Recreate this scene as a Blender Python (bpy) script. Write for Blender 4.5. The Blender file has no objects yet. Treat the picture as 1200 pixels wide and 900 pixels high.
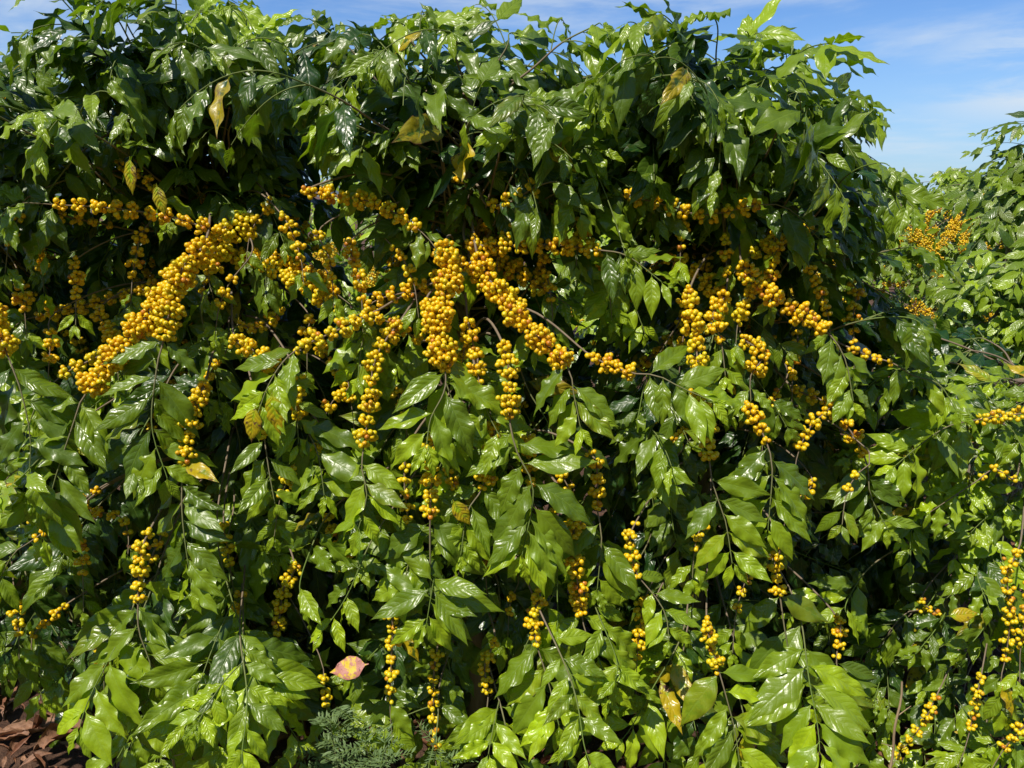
import bpy, math, random
import numpy as np
from mathutils import Vector

R = random.Random(11)
NR = np.random.RandomState(5)
scene = bpy.context.scene
col = scene.collection
PI = math.pi

# ------------------------------------------------------------------ camera
CAMH, PITCH, F = 1.5, math.radians(14.0), 901.0
cam_d = bpy.data.cameras.new('camera')
cam_d.sensor_width = 36.0
cam_d.lens = 36.0 * F / 1200.0
cam_d.clip_end = 4000
cam_d.clip_start = 0.02
cam = bpy.data.objects.new('camera', cam_d)
col.objects.link(cam)
cam.location = (0, 0, CAMH)
cam.rotation_euler = (PI / 2 - PITCH, 0, 0)
scene.camera = cam
cp, sp_ = math.cos(PITCH), math.sin(PITCH)


def at(px, py, Y):
    a, v = (px - 600) / F, (450 - py) / F
    t = Y / (cp + v * sp_)
    return Vector((a * t, Y, CAMH + (-sp_ + v * cp) * t))


def to_px(p):
    x, y, z = p[0], p[1], p[2] - CAMH
    zc = y * cp - z * sp_
    return 600 + F * x / zc, 450 - F * (y * sp_ + z * cp) / zc


# ------------------------------------------------------------------ node helpers
class NT:
    def __init__(s, tree):
        s.t = tree
        s.n = tree.nodes
        s.l = tree.links

    def new(s, typ, **kw):
        n = s.n.new(typ)
        for k, v in kw.items():
            setattr(n, k, v)
        return n

    def put(s, sock, v):
        if isinstance(v, bpy.types.NodeSocket):
            s.l.new(v, sock)
        else:
            sock.default_value = v

    def math(s, op, a, b=0.0, c=None, clamp=False):
        n = s.new('ShaderNodeMath', operation=op)
        n.use_clamp = clamp
        s.put(n.inputs[0], a)
        s.put(n.inputs[1], b)
        if c is not None:
            s.put(n.inputs[2], c)
        return n.outputs[0]

    def mix(s, f, a, b, blend='MIX'):
        n = s.new('ShaderNodeMix', data_type='RGBA', blend_type=blend)
        s.put(n.inputs[0], f)
        s.put(n.inputs[6], a)
        s.put(n.inputs[7], b)
        return n.outputs[2]

    def noise(s, scale, detail=3, rough=0.55, vec=None, dist=0.0):
        n = s.new('ShaderNodeTexNoise')
        n.inputs['Scale'].default_value = scale
        n.inputs['Detail'].default_value = detail
        n.inputs['Roughness'].default_value = rough
        n.inputs['Distortion'].default_value = dist
        if vec is not None:
            s.l.new(vec, n.inputs['Vector'])
        return n

    def ss(s, x, a, b, lo=0.0, hi=1.0):
        n = s.new('ShaderNodeMapRange', interpolation_type='SMOOTHSTEP')
        s.put(n.inputs[0], x)
        for i, v in zip((1, 2, 3, 4), (a, b, lo, hi)):
            s.put(n.inputs[i], v)
        return n.outputs[0]

    def bump(s, h, strength, dist):
        n = s.new('ShaderNodeBump')
        n.inputs['Strength'].default_value = strength
        n.inputs['Distance'].default_value = dist
        s.l.new(h, n.inputs['Height'])
        return n.outputs[0]


def mat(name):
    m = bpy.data.materials.new(name)
    m.use_nodes = True
    m.node_tree.nodes.clear()
    t = NT(m.node_tree)
    out = t.new('ShaderNodeOutputMaterial')
    return m, t, out


def c4(r, g, b):
    return (r, g, b, 1.0)


def leaf_material():
    m, t, out = mat('leaf_blade')
    at_ = t.new('ShaderNodeAttribute', attribute_name='tint')
    sep = t.new('ShaderNodeSeparateColor')
    t.l.new(at_.outputs['Color'], sep.inputs[0])
    young, rnd, sick = sep.outputs[0], sep.outputs[1], sep.outputs[2]
    uv = t.new('ShaderNodeUVMap', uv_map='UVMap')
    sx = t.new('ShaderNodeSeparateXYZ')
    t.l.new(uv.outputs[0], sx.inputs[0])
    u = sx.outputs[0]
    v = t.math('ABSOLUTE', t.math('MULTIPLY_ADD', sx.outputs[1], 2.0, -1.0))
    tc = t.new('ShaderNodeTexCoord')
    obj = tc.outputs['Object']
    n1 = t.noise(55, 3, vec=obj)
    n2 = t.noise(260, 3, vec=obj)
    base = t.mix(young, c4(.015, .063, .010), c4(.46, .62, .014))
    base = t.mix(t.math('MULTIPLY', rnd, t.math('MULTIPLY', young, .6)), base, c4(.07, .17, .012))
    base = t.mix(t.math('MULTIPLY', t.ss(n1.outputs[0], .4, .75), t.math('MULTIPLY_ADD', young, .35, .06)), base, c4(.24, .33, .012))
    # side veins run forward from the midrib, the blade swells between them
    q = t.math('SUBTRACT', t.math('MULTIPLY', u, 8.6), t.math('MULTIPLY', t.math('POWER', v, 1.25), 1.7))
    q = t.math('ADD', q, t.math('MULTIPLY', rnd, 3.1))
    pp = t.math('PINGPONG', q, 0.5)                       # 0 on a vein, .5 between
    ve = t.math('MULTIPLY', t.ss(pp, .0, .09, 1.0, 0.0), t.ss(v, .72, 1.0, 1.0, 0.0))
    mid = t.ss(v, .02, .075, 1.0, 0.0)
    vmask = t.math('MAXIMUM', t.math('MULTIPLY', ve, .22), t.math('MULTIPLY', mid, .75))
    base = t.mix(vmask, base, t.mix(.35, base, c4(.24, .36, .06)))
    # ageing: yellow blade, brown blotches
    yel = t.math('MULTIPLY', sick, t.ss(t.math('ADD', n1.outputs[0], t.math('MULTIPLY', v, .25)), .38, .62, .35, 1.25))
    base = t.mix(t.math('MULTIPLY', t.ss(yel, .15, .75), t.ss(u, -.2, .45)), base, c4(.56, .42, .012))
    blot = t.noise(38, 4, .7, vec=obj)
    bm = t.math('MULTIPLY', t.ss(blot.outputs[0], .56, .64), t.ss(sick, .1, .7))
    edge = t.math('MULTIPLY', t.ss(t.math('ADD', t.math('MAXIMUM', v, t.math('MULTIPLY', u, 1.0)), t.math('MULTIPLY', blot.outputs[0], .35)), 1.08, 1.2), t.ss(sick, .06, .35))
    bm = t.math('MAXIMUM', bm, edge)
    base = t.mix(bm, base, c4(.13, .045, .018))
    spot = t.math('MULTIPLY', t.ss(n2.outputs[0], .70, .76), t.ss(rnd, .45, .8))
    base = t.mix(t.math('MULTIPLY', spot, .45), base, c4(.30, .26, .05))
    geo = t.new('ShaderNodeNewGeometry')
    under = t.mix(.25, base, c4(.075, .12, .028))
    colr = t.mix(geo.outputs['Backfacing'], base, under)
    h = t.math('MULTIPLY', t.math('POWER', t.math('MULTIPLY', pp, 2.0), .55), t.ss(v, .80, 1.0, 1.0, .15))
    h = t.math('MULTIPLY', h, t.ss(v, .0, .12))
    h = t.math('MULTIPLY', h, t.math('MULTIPLY_ADD', t.math('FRACT', t.math('MULTIPLY', rnd, 7.3)), .85, .25))
    h = t.math('ADD', h, t.math('MULTIPLY', n1.outputs[0], 1.5))
    h = t.math('ADD', h, t.math('MULTIPLY', n2.outputs[0], .06))
    nrm = t.bump(h, .85, .0013)
    p = t.new('ShaderNodeBsdfPrincipled')
    t.l.new(colr, p.inputs['Base Color'])
    rg = t.math('ADD', t.math('MULTIPLY', n1.outputs[0], .16), t.math('MULTIPLY', rnd, .08))
    rg = t.math('ADD', rg, t.math('MULTIPLY_ADD', geo.outputs['Backfacing'], .20, .20))
    n0 = t.noise(11, 4, .65, vec=obj)
    rg = t.math('ADD', rg, t.math('MULTIPLY', t.ss(n0.outputs[0], .45, .68), .12))
    rg = t.math('ADD', rg, t.math('MULTIPLY', bm, .4))
    t.l.new(rg, p.inputs['Roughness'])
    p.inputs['IOR'].default_value = 1.70
    t.l.new(nrm, p.inputs['Normal'])
    tr = t.new('ShaderNodeBsdfTranslucent')
    tcol = t.mix(1.0, colr, c4(1.7, 2.0, .5), 'MULTIPLY')
    t.l.new(tcol, tr.inputs[0])
    t.l.new(nrm, tr.inputs[1])
    ms = t.new('ShaderNodeMixShader')
    ms.inputs[0].default_value = .27
    t.l.new(p.outputs[0], ms.inputs[1])
    t.l.new(tr.outputs[0], ms.inputs[2])
    t.l.new(ms.outputs[0], out.inputs[0])
    return m


def berry_material():
    m, t, out = mat('berry_skin')
    at_ = t.new('ShaderNodeAttribute', attribute_name='tint')
    sep = t.new('ShaderNodeSeparateColor')
    t.l.new(at_.outputs['Color'], sep.inputs[0])
    ripe, rnd, nav = sep.outputs
    tc = t.new('ShaderNodeTexCoord')
    n1 = t.noise(120, 3, vec=tc.outputs['Object'])
    base = t.mix(ripe, c4(.74, .62, .014), c4(.88, .52, .007))
    base = t.mix(t.ss(rnd, .90, 1.0), base, c4(.55, .20, .015))
    base = t.mix(t.ss(n1.outputs[0], .45, .8), base, t.mix(.3, base, c4(.50, .24, .02)))
    base = t.mix(nav, base, c4(.09, .035, .012))
    p = t.new('ShaderNodeBsdfPrincipled')
    t.l.new(base, p.inputs['Base Color'])
    p.inputs['Roughness'].default_value = .33
    p.inputs['Subsurface Weight'].default_value = .12
    p.inputs['Subsurface Radius'].default_value = (.9, .45, .08)
    p.inputs['Subsurface Scale'].default_value = .004
    t.l.new(t.bump(n1.outputs[0], .25, .001), p.inputs['Normal'])
    t.l.new(p.outputs[0], out.inputs[0])
    return m


def stem_material(name, a, b, scale=60, rough=.8):
    m, t, out = mat(name)
    at_ = t.new('ShaderNodeAttribute', attribute_name='tint')
    sep = t.new('ShaderNodeSeparateColor')
    t.l.new(at_.outputs['Color'], sep.inputs[0])
    tc = t.new('ShaderNodeTexCoord')
    mp = t.new('ShaderNodeMapping')
    mp.inputs['Scale'].default_value = (1, 1, .25)
    t.l.new(tc.outputs['Object'], mp.inputs[0])
    n1 = t.noise(scale, 5, .7, vec=mp.outputs[0])
    bark = t.mix(n1.outputs[0], a, b)
    base = t.mix(sep.outputs[0], bark, c4(.13, .20, .03))
    p = t.new('ShaderNodeBsdfPrincipled')
    t.l.new(base, p.inputs['Base Color'])
    p.inputs['Roughness'].default_value = rough
    t.l.new(t.bump(n1.outputs[0], .6, .002), p.inputs['Normal'])
    t.l.new(p.outputs[0], out.inputs[0])
    return m


def soil_material():
    m, t, out = mat('soil')
    tc = t.new('ShaderNodeTexCoord')
    o = tc.outputs['Object']
    a, b, c = t.noise(3, 5, .6, vec=o), t.noise(26, 6, .7, vec=o), t.noise(160, 4, .7, vec=o)
    base = t.mix(t.ss(b.outputs[0], .35, .7), c4(.075, .034, .020), c4(.19, .095, .055))
    base = t.mix(t.ss(a.outputs[0], .4, .7), base, t.mix(.5, base, c4(.13, .075, .040)))
    base = t.mix(t.ss(c.outputs[0], .6, .75), base, c4(.24, .16, .10))
    p = t.new('ShaderNodeBsdfPrincipled')
    t.l.new(base, p.inputs['Base Color'])
    p.inputs['Roughness'].default_value = .95
    h = t.math('ADD', b.outputs[0], t.math('MULTIPLY', c.outputs[0], .4))
    t.l.new(t.bump(h, 1.0, .03), p.inputs['Normal'])
    t.l.new(p.outputs[0], out.inputs[0])
    return m


def hill_material():
    m, t, out = mat('hazy_hill')
    tc = t.new('ShaderNodeTexCoord')
    a = t.noise(.012, 5, .6, vec=tc.outputs['Object'])
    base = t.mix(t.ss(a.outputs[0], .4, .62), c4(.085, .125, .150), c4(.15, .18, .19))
    p = t.new('ShaderNodeBsdfPrincipled')
    t.l.new(base, p.inputs['Base Color'])
    p.inputs['Roughness'].default_value = 1
    t.l.new(p.outputs[0], out.inputs[0])
    return m


def dry_material():
    m, t, out = mat('dry_leaf')
    at_ = t.new('ShaderNodeAttribute', attribute_name='tint')
    sep = t.new('ShaderNodeSeparateColor')
    t.l.new(at_.outputs['Color'], sep.inputs[0])
    tc = t.new('ShaderNodeTexCoord')
    a = t.noise(70, 4, .7, vec=tc.outputs['Object'])
    base = t.mix(sep.outputs[1], c4(.20, .075, .035), c4(.42, .24, .14))
    base = t.mix(t.ss(a.outputs[0], .4, .7), base, t.mix(.6, base, c4(.10, .045, .025)))
    p = t.new('ShaderNodeBsdfPrincipled')
    t.l.new(base, p.inputs['Base Color'])
    p.inputs['Roughness'].default_value = .6
    t.l.new(t.bump(a.outputs[0], .8, .003), p.inputs['Normal'])
    t.l.new(p.outputs[0], out.inputs[0])
    return m


def weed_material():
    m, t, out = mat('weed_leaf')
    tc = t.new('ShaderNodeTexCoord')
    a = t.noise(40, 3, .6, vec=tc.outputs['Object'])
    base = t.mix(a.outputs[0], c4(.10, .19, .05), c4(.26, .36, .15))
    p = t.new('ShaderNodeBsdfPrincipled')
    t.l.new(base, p.inputs['Base Color'])
    p.inputs['Roughness'].default_value = .55
    tr = t.new('ShaderNodeBsdfTranslucent')
    t.l.new(base, tr.inputs[0])
    ms = t.new('ShaderNodeMixShader')
    ms.inputs[0].default_value = .3
    t.l.new(p.outputs[0], ms.inputs[1])
    t.l.new(tr.outputs[0], ms.inputs[2])
    t.l.new(ms.outputs[0], out.inputs[0])
    return m


def withered_material():
    m, t, out = mat('withered_blade')
    tc = t.new('ShaderNodeTexCoord')
    a = t.noise(45, 4, .7, vec=tc.outputs['Object'])
    base = t.mix(t.ss(a.outputs[0], .44, .52), c4(.62, .45, .02), c4(.46, .19, .15))
    base = t.mix(t.ss(a.outputs[0], .60, .68), base, c4(.17, .06, .05))
    p = t.new('ShaderNodeBsdfPrincipled')
    t.l.new(base, p.inputs['Base Color'])
    p.inputs['Roughness'].default_value = .55
    t.l.new(t.bump(a.outputs[0], .8, .004), p.inputs['Normal'])
    t.l.new(p.outputs[0], out.inputs[0])
    return m


M_WITHER = withered_material()
M_LEAF, M_BERRY = leaf_material(), berry_material()
M_STEM = stem_material('branch_bark', c4(.13, .085, .05), c4(.30, .24, .17))
M_TRUNK = stem_material('trunk_bark', c4(.10, .065, .04), c4(.33, .28, .22), 45)
M_DRYST = stem_material('dry_stalk_bark', c4(.28, .18, .10), c4(.50, .38, .24), 50)
M_SOIL, M_HILL, M_DRY, M_WEED = soil_material(), hill_material(), dry_material(), weed_material()


# ------------------------------------------------------------------ mesh builders
def link_mesh(name, V, Fa, m, parent=None, tint=None, uv=None, smooth=True):
    me = bpy.data.meshes.new(name)
    V = np.asarray(V, np.float32)
    Fa = np.asarray(Fa, np.int32)
    k = Fa.shape[1]
    me.vertices.add(len(V))
    me.vertices.foreach_set('co', V.ravel())
    me.loops.add(Fa.size)
    me.loops.foreach_set('vertex_index', Fa.ravel())
    me.polygons.add(len(Fa))
    me.polygons.foreach_set('loop_start', np.arange(0, Fa.size, k, dtype=np.int32))
    me.polygons.foreach_set('loop_total', np.full(len(Fa), k, np.int32))
    if smooth:
        me.polygons.foreach_set('use_smooth', np.ones(len(Fa), bool))
    if uv is not None:
        lay = me.uv_layers.new(name='UVMap')
        lay.data.foreach_set('uv', np.asarray(uv, np.float32)[Fa.ravel()].ravel())
    if tint is not None:
        a = me.attributes.new('tint', 'FLOAT_COLOR', 'POINT')
        tt = np.ones((len(V), 4), np.float32)
        tt[:, :3] = tint
        a.data.foreach_set('color', tt.ravel())
    me.materials.append(m)
    me.update(calc_edges=True)
    o = bpy.data.objects.new(name, me)
    col.objects.link(o)
    if parent is not None:
        o.parent = parent
    return o


WU = [0, .05, .09, .13, .20, .32, .46, .60, .74, .85, .93, 1.0]
WW = [.035, .03, .05, .28, .62, .92, 1.0, .90, .62, .30, .10, .0]
# a leaf record: (px,py,pz, lx,ly,lz, nx,ny,nz, length, width, young, rnd, sick, bend, fold, wave)


def leaf_mesh(name, recs, parent, nu=12, nv=6, material=None):
    if not recs:
        return None
    A = np.asarray(recs, np.float32)
    n = len(A)
    us = np.linspace(0, 1, nu + 1) ** .95
    vs = np.linspace(-1, 1, nv + 1)
    U, Vv = np.meshgrid(us, vs, indexing='ij')
    U, Vv = U.ravel()[None], Vv.ravel()[None]
    Wp = np.interp(U, WU, WW)
    Lg, Wd = A[:, 9:10], A[:, 10:11]
    bend, fold, wave = A[:, 14:15], A[:, 15:16], A[:, 16:17]
    ph = NR.rand(n, 1) * 6.28
    kk = 2.0 + NR.rand(n, 1) * 2.0
    skew = (NR.rand(n, 1) - .5) * .10
    half = Wd * .5 * Wp
    ang = bend * U
    X = Lg * U * np.sinc(ang / PI * .6)
    Z = -Lg * U * np.sin(ang * .62)
    aV = np.abs(Vv)
    wv = np.sin(2 * PI * kk * U + ph + np.where(Vv > 0, 1.3, 0.0))
    Z = Z + half * aV * fold + Wd * wave * aV ** 2 * wv * np.minimum(Wp * 1.6, 1)
    Z = Z - half * .25 * (aV ** 3)
    tw = (NR.rand(n, 1) - .5) * .6 * U
    Yy = half * Vv * (1 - .25 * fold) + skew * Lg * U * U
    Zr = Z + Yy * np.sin(tw)
    Yr = Yy * np.cos(tw)
    P, L_, N_ = A[:, None, 0:3], A[:, None, 3:6], A[:, None, 6:9]
    S_ = np.cross(N_, L_)
    co = P + L_ * X[..., None] + S_ * Yr[..., None] + N_ * Zr[..., None]
    m = U.shape[1]
    i, j = np.meshgrid(np.arange(nu), np.arange(nv), indexing='ij')
    a = (i * (nv + 1) + j).ravel()
    Fq = np.stack([a, a + nv + 1, a + nv + 2, a + 1], 1)
    Fa = (Fq[None] + (np.arange(n) * m)[:, None, None]).reshape(-1, 4)
    uv = np.stack([np.broadcast_to(U, (n, m)), np.broadcast_to(Vv * .5 + .5, (n, m))], -1).reshape(-1, 2)
    tint = np.repeat(A[:, 11:14], m, 0)
    return link_mesh(name, co.reshape(-1, 3), Fa, material or M_LEAF, parent, tint, uv)


def sphere_template(ns=10, nr=7):
    V, T = [(0, 0, -1)], [0]
    for r in range(1, nr):
        th = PI * r / nr
        for k in range(ns):
            V.append((math.sin(th) * math.cos(2 * PI * k / ns), math.sin(th) * math.sin(2 * PI * k / ns), -math.cos(th)))
            T.append(0)
    V.append((0, 0, .93))
    T.append(1)
    Fq = []
    for k in range(ns):
        k2 = (k + 1) % ns
        Fq.append((0, 1 + k2, 1 + k, 1 + k))
        for r in range(nr - 2):
            b = 1 + r * ns
            Fq.append((b + k, b + k2, b + ns + k2, b + ns + k))
        b = 1 + (nr - 2) * ns
        Fq.append((b + k, b + k2, len(V) - 1, len(V) - 1))
    Ft = []
    for f in Fq:
        if f[2] == f[3]:
            Ft.append((f[0], f[1], f[2]))
        else:
            Ft += [(f[0], f[1], f[2]), (f[0], f[2], f[3])]
    return np.array(V, np.float32), np.array(Ft, np.int32), np.array(T, np.float32)


SPH = {True: sphere_template(12, 9), False: sphere_template(7, 5)}


def berry_mesh(name, recs, parent, fine=True):
    """recs: (x,y,z, ax,ay,az, radius, ripe, rnd); a = outward axis (navel end)"""
    if not recs:
        return None
    T, Ft, nav = SPH[fine]
    A = np.asarray(recs, np.float32)
    n, m = len(A), len(T)
    ax = A[:, 3:6]
    ax = ax / np.maximum(np.linalg.norm(ax, axis=1, keepdims=True), 1e-6)
    ref = np.tile(np.array([[.3, .2, .93]], np.float32), (n, 1))
    e1 = np.cross(ax, ref)
    e1 /= np.maximum(np.linalg.norm(e1, axis=1, keepdims=True), 1e-6)
    e2 = np.cross(ax, e1)
    r = A[:, 6][:, None, None]
    co = A[:, None, 0:3] + r * (T[None, :, 0:1] * e1[:, None] + T[None, :, 1:2] * e2[:, None] + 1.10 * T[None, :, 2:3] * ax[:, None])
    Fa = (Ft[None] + (np.arange(n) * m)[:, None, None]).reshape(-1, 3)
    tint = np.zeros((n, m, 3), np.float32)
    tint[:, :, 0] = A[:, 7:8]
    tint[:, :, 1] = A[:, 8:9]
    tint[:, :, 2] = nav[None]
    return link_mesh(name, co.reshape(-1, 3), Fa, M_BERRY, parent, tint.reshape(-1, 3))


def tube_arrays(P, rad, ns=6, green=None):
    P = np.asarray([tuple(p) for p in P], np.float64)
    n = len(P)
    T = np.gradient(P, axis=0)
    T /= np.maximum(np.linalg.norm(T, axis=1, keepdims=True), 1e-9)
    ref = np.array([.13, .99, .05]) if abs(T[0][1]) < .9 else np.array([1., 0, 0])
    V, tt = [], []
    e = np.cross(T[0], ref)
    for i in range(n):
        e = e - T[i] * e.dot(T[i])
        e /= np.linalg.norm(e)
        f = np.cross(T[i], e)
        for k in range(ns):
            a = 2 * PI * k / ns
            V.append(P[i] + rad[i] * (math.cos(a) * e + math.sin(a) * f))
            tt.append(((green[i] if green is not None else 0), .5, 0))
    Fa = []
    for i in range(n - 1):
        for k in range(ns):
            k2 = (k + 1) % ns
            Fa.append((i * ns + k, i * ns + k2, (i + 1) * ns + k2, (i + 1) * ns + k))
    return V, Fa, tt


def tube(name, P, rad, m, parent=None, ns=6, green=None):
    V, Fa, tt = tube_arrays(P, rad, ns, green)
    return link_mesh(name, V, Fa, m, parent, tt)


def multi_tube(name, tubes, m, parent=None):
    V, Fa, tt = [], [], []
    for P, rad, ns, g in tubes:
        v, f, t_ = tube_arrays(P, rad, ns, g)
        b = len(V)
        V += v
        Fa += [tuple(i + b for i in q) for q in f]
        tt += t_
    return link_mesh(name, V, Fa, m, parent, tt)


def catmull(pts, step=.012):
    P = [Vector(p) for p in pts]
    P = [P[0] * 2 - P[1]] + P + [P[-1] * 2 - P[-2]]
    out, marks = [], []
    for i in range(1, len(P) - 2):
        marks.append(len(out))
        d = (P[i + 1] - P[i]).length
        n = max(2, int(d / step))
        for k in range(n):
            t = k / n
            a, b, c, e = P[i - 1], P[i], P[i + 1], P[i + 2]
            out.append(.5 * ((2 * b) + (c - a) * t + (2 * a - 5 * b + 4 * c - e) * t * t + (3 * b - a - 3 * c + e) * t ** 3))
    marks.append(len(out))
    out.append(P[-2])
    return out, marks


def rv(s=1.0):
    return Vector((R.gauss(0, 1), R.gauss(0, 1), R.gauss(0, 1))) * s


UP, DOWN = Vector((0, 0, 1)), Vector((0, 0, -1))


def leaf_rec(p, l, n, L, W=None, young=.3, rnd=None, sick=0., bend=None, fold=None, wave=None):
    l = l.normalized()
    n = n - l * n.dot(l)
    if n.length < 1e-3:
        n = l.orthogonal()
    n.normalize()
    W = W or L * R.uniform(.33, .42)
    return (p.x, p.y, p.z, l.x, l.y, l.z, n.x, n.y, n.z, L, W, young, R.random() if rnd is None else rnd, sick,
            R.uniform(.05, 1.0) if bend is None else bend, R.uniform(.05, .55) if fold is None else fold,
            R.uniform(.06, .21) if wave is None else wave)


def spray(path, i0, i1, facing, size=.115, young=.3, droop=.5, gap=.042, sick=.02, tipup=False, spread=.8):
    """opposite leaf pairs along path[i0:i1], the youngest at the tip"""
    recs = []
    acc, last, k = 0.0, i1, 0
    i = i1
    nxt = 0.0
    while i > i0:
        if acc >= nxt:
            t = (path[min(i + 1, len(path) - 1)] - path[max(i - 1, 0)]).normalized()
            N0 = (facing + rv(.13)).normalized()
            s = t.cross(N0)
            if s.length < .15:
                s = t.orthogonal()
            s.normalize()
            for sgn in (-1, 1):
                if k > 1 and R.random() < .10:
                    continue
                f = (.5, .8, .95)[k] if k < 3 else R.uniform(.85, 1.12)
                L = size * f * R.uniform(.86, 1.12)
                l = s * sgn * spread * R.uniform(.75, 1.1) + t * (R.uniform(.5, .85) if k < 4 else R.uniform(.25, .6)) + DOWN * droop * R.uniform(.2, 1.0) + rv(.11)
                if k == 0:
                    l = s * sgn * .45 + t + rv(.12) + (UP * .5 if tipup else DOWN * droop * .5)
                yg = min(1, max(0, young + (.50, .36, .18)[k] * R.uniform(.5, 1.1) if k < 3 else young * R.uniform(.35, 1.15)))
                sk = R.uniform(.3, .95) if (k > 2 and R.random() < sick) else (R.uniform(.05, .22) if R.random() < .20 else 0)
                recs.append(leaf_rec(path[i] + rv(.001), l, N0 + rv(.15) + s * sgn * R.uniform(-.1, .3), L, young=yg, sick=sk, bend=R.uniform(0, .6) + .2 * droop))
            k += 1
            nxt = acc + gap * R.uniform(.75, 1.25) * (.55 if k < 2 else 1)
        acc += (path[i] - path[i - 1]).length
        i -= 1
    return recs


def berries(path, i0, i1, rad, dens=1.0, ripe=.6, nodal=.3, br=.0054):
    """berries packed round path[i0:i1] in whorls"""
    recs = []
    if i1 <= i0 + 1:
        i1 = min(len(path) - 1, i0 + 2)
    seg = [path[i] for i in range(i0, i1 + 1)]
    Ls = sum((seg[i + 1] - seg[i]).length for i in range(len(seg) - 1))
    tries = int(Ls / .01 * 95 * dens * (rad / .025)) + 30
    pts = np.zeros((0, 3))
    sp = R.uniform(.026, .036)
    ph = R.random() * 6
    for _ in range(tries):
        f = R.random() * (len(seg) - 1)
        i = int(f)
        fr = f - i
        if i >= len(seg) - 1:
            continue
        c = seg[i].lerp(seg[i + 1], fr)
        s = f / (len(seg) - 1) * Ls
        if nodal > 0 and (.5 + .5 * math.cos(2 * PI * s / sp + ph)) < nodal * R.uniform(.6, 1.4):
            continue
        t = (seg[i + 1] - seg[i]).normalized()
        a = rv()
        a = a - t * a.dot(t)
        if a.length < 1e-3:
            continue
        a.normalize()
        endf = min(1, .55 + min(s, Ls - s) / .03)
        rr = (rad * endf * (1 + .22 * math.sin(s * 90 + ph) + .12 * math.sin(s * 210 + ph * 3)) - br) * R.uniform(.45, 1.0)
        p = c + a * max(rr, br * 1.05)
        pp = np.array(p)
        if len(pts) and np.min(np.sum((pts - pp) ** 2, 1)) < (br * 1.66) ** 2:
            continue
        pts = np.vstack([pts, pp])
        ax = a + t * R.uniform(-.2, .8) + rv(.25)
        recs.append((p.x, p.y, p.z, ax.x, ax.y, ax.z, br * R.uniform(.84, 1.12), min(1, max(0, ripe + R.gauss(0, .28))), R.random()))
    return recs


# ------------------------------------------------------------------ foreground row of coffee bushes
def set_thing(o, label, cat, group=None):
    o['label'] = label
    o['category'] = cat
    if group:
        o['group'] = group
    return o


def bush_root(x, y, label, group):
    e = bpy.data.objects.new('coffee_bush', None)
    col.objects.link(e)
    set_thing(e, label, 'coffee bush', group)
    e.empty_display_size = .2
    # the children are modelled in world coordinates; the empty stands at the base
    e.location = (x, y, 0)
    return e


class Bush:
    def __init__(s, x, y, h, label, group, lean=0.0, fine=True):
        s.x, s.y, s.h, s.lean, s.fine = x, y, h, lean, fine
        s.root = bush_root(x, y, label, group)
        s.off = Vector((x, y, 0))
        n = 22
        ph = R.random() * 6
        s.tp = [Vector((lean * (i / n) ** 1.3 * h + .012 * math.sin(ph + i * .7), .01 * math.cos(ph * 2 + i * .6), h * i / n - .03)) for i in range(n + 1)]
        tr = tube('trunk', s.tp, [.022 * (1 - i / n) ** .8 + .006 for i in range(n + 1)], M_TRUNK, s.root, 8, [0] * (n + 1))
        s.n = 0
        s.inner = ([], [], [])

    def trunk_at(s, z):
        f = max(0, min(.985, z / s.h)) * 22
        i = int(f)
        return s.tp[i].lerp(s.tp[i + 1], f - i) + s.off

    def close(s):
        if s.inner[0]:
            p = multi_tube('inner_branches', s.inner[0], M_STEM, s.root)
            p['kind'] = 'stuff'
            for o in (leaf_mesh('leaves', s.inner[1], p, 14, 4), berry_mesh('berries', s.inner[2], p, False)):
                if o:
                    o['kind'] = 'stuff'

    def branch(s, path, leaves, bers, green_from=.55, r0=.0034, shoots=(), inner=False):
        """path in world space"""
        loc = [p - s.off for p in path]
        n = len(loc)
        st = max(1, n // 26)
        idx = list(range(0, n, st))
        if idx[-1] != n - 1:
            idx.append(n - 1)
        gr = [max(0, min(1, (i / n - green_from) / .25)) for i in idx]
        tubes = [([loc[i] for i in idx], [r0 * (1 - .72 * i / n) for i in idx], 6 if s.fine else 4, gr)]
        for sh in shoots:
            q = [p - s.off for p in sh]
            tubes.append((q, [r0 * .45 * (1 - .5 * i / len(q)) for i in range(len(q))], 5 if s.fine else 3, [.8] * len(q)))
        ox, oy = s.x, s.y
        if inner or s.n >= 99:
            s.inner[0].extend(tubes)
            s.inner[1].extend((r[0] - ox, r[1] - oy) + tuple(r[2:]) for r in leaves)
            for bb in bers:
                s.inner[2].extend((r[0] - ox, r[1] - oy) + tuple(r[2:]) for r in bb)
            return None
        b = multi_tube('branch', tubes, M_STEM, s.root)
        if leaves:
            lv = [(r[0] - ox, r[1] - oy) + tuple(r[2:]) for r in leaves]
            leaf_mesh('leaves', lv, b, 20 if s.fine else 7, 6 if s.fine else 2)
        for bb in bers:
            if bb:
                berry_mesh('berry_cluster', [(r[0] - ox, r[1] - oy) + tuple(r[2:]) for r in bb], b, s.fine)
        s.n += 1
        return b


GF = 'coffee bushes of the nearest row'
bushes = {
    'A': Bush(-1.42, 2.02, 1.84, 'coffee bush at the left end of the near row, cut by the frame edge', GF),
    'B': Bush(-.74, 1.98, 1.82, 'coffee bush with the thick slanting band of golden berries, second bush from the left', GF, .01),
    'C': Bush(-.105, 1.80, 1.76, 'coffee bush in the middle, thin grey stem rising out of a big berry mass', GF, 0),
    'D': Bush(.52, 1.98, 1.76, 'coffee bush right of the centre whose crown slopes down beside the open blue sky', GF, .02),
    'E': Bush(1.50, 2.15, 1.05, 'low coffee bush at the lower right corner with berries on bare pale twigs', GF),
}


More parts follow.
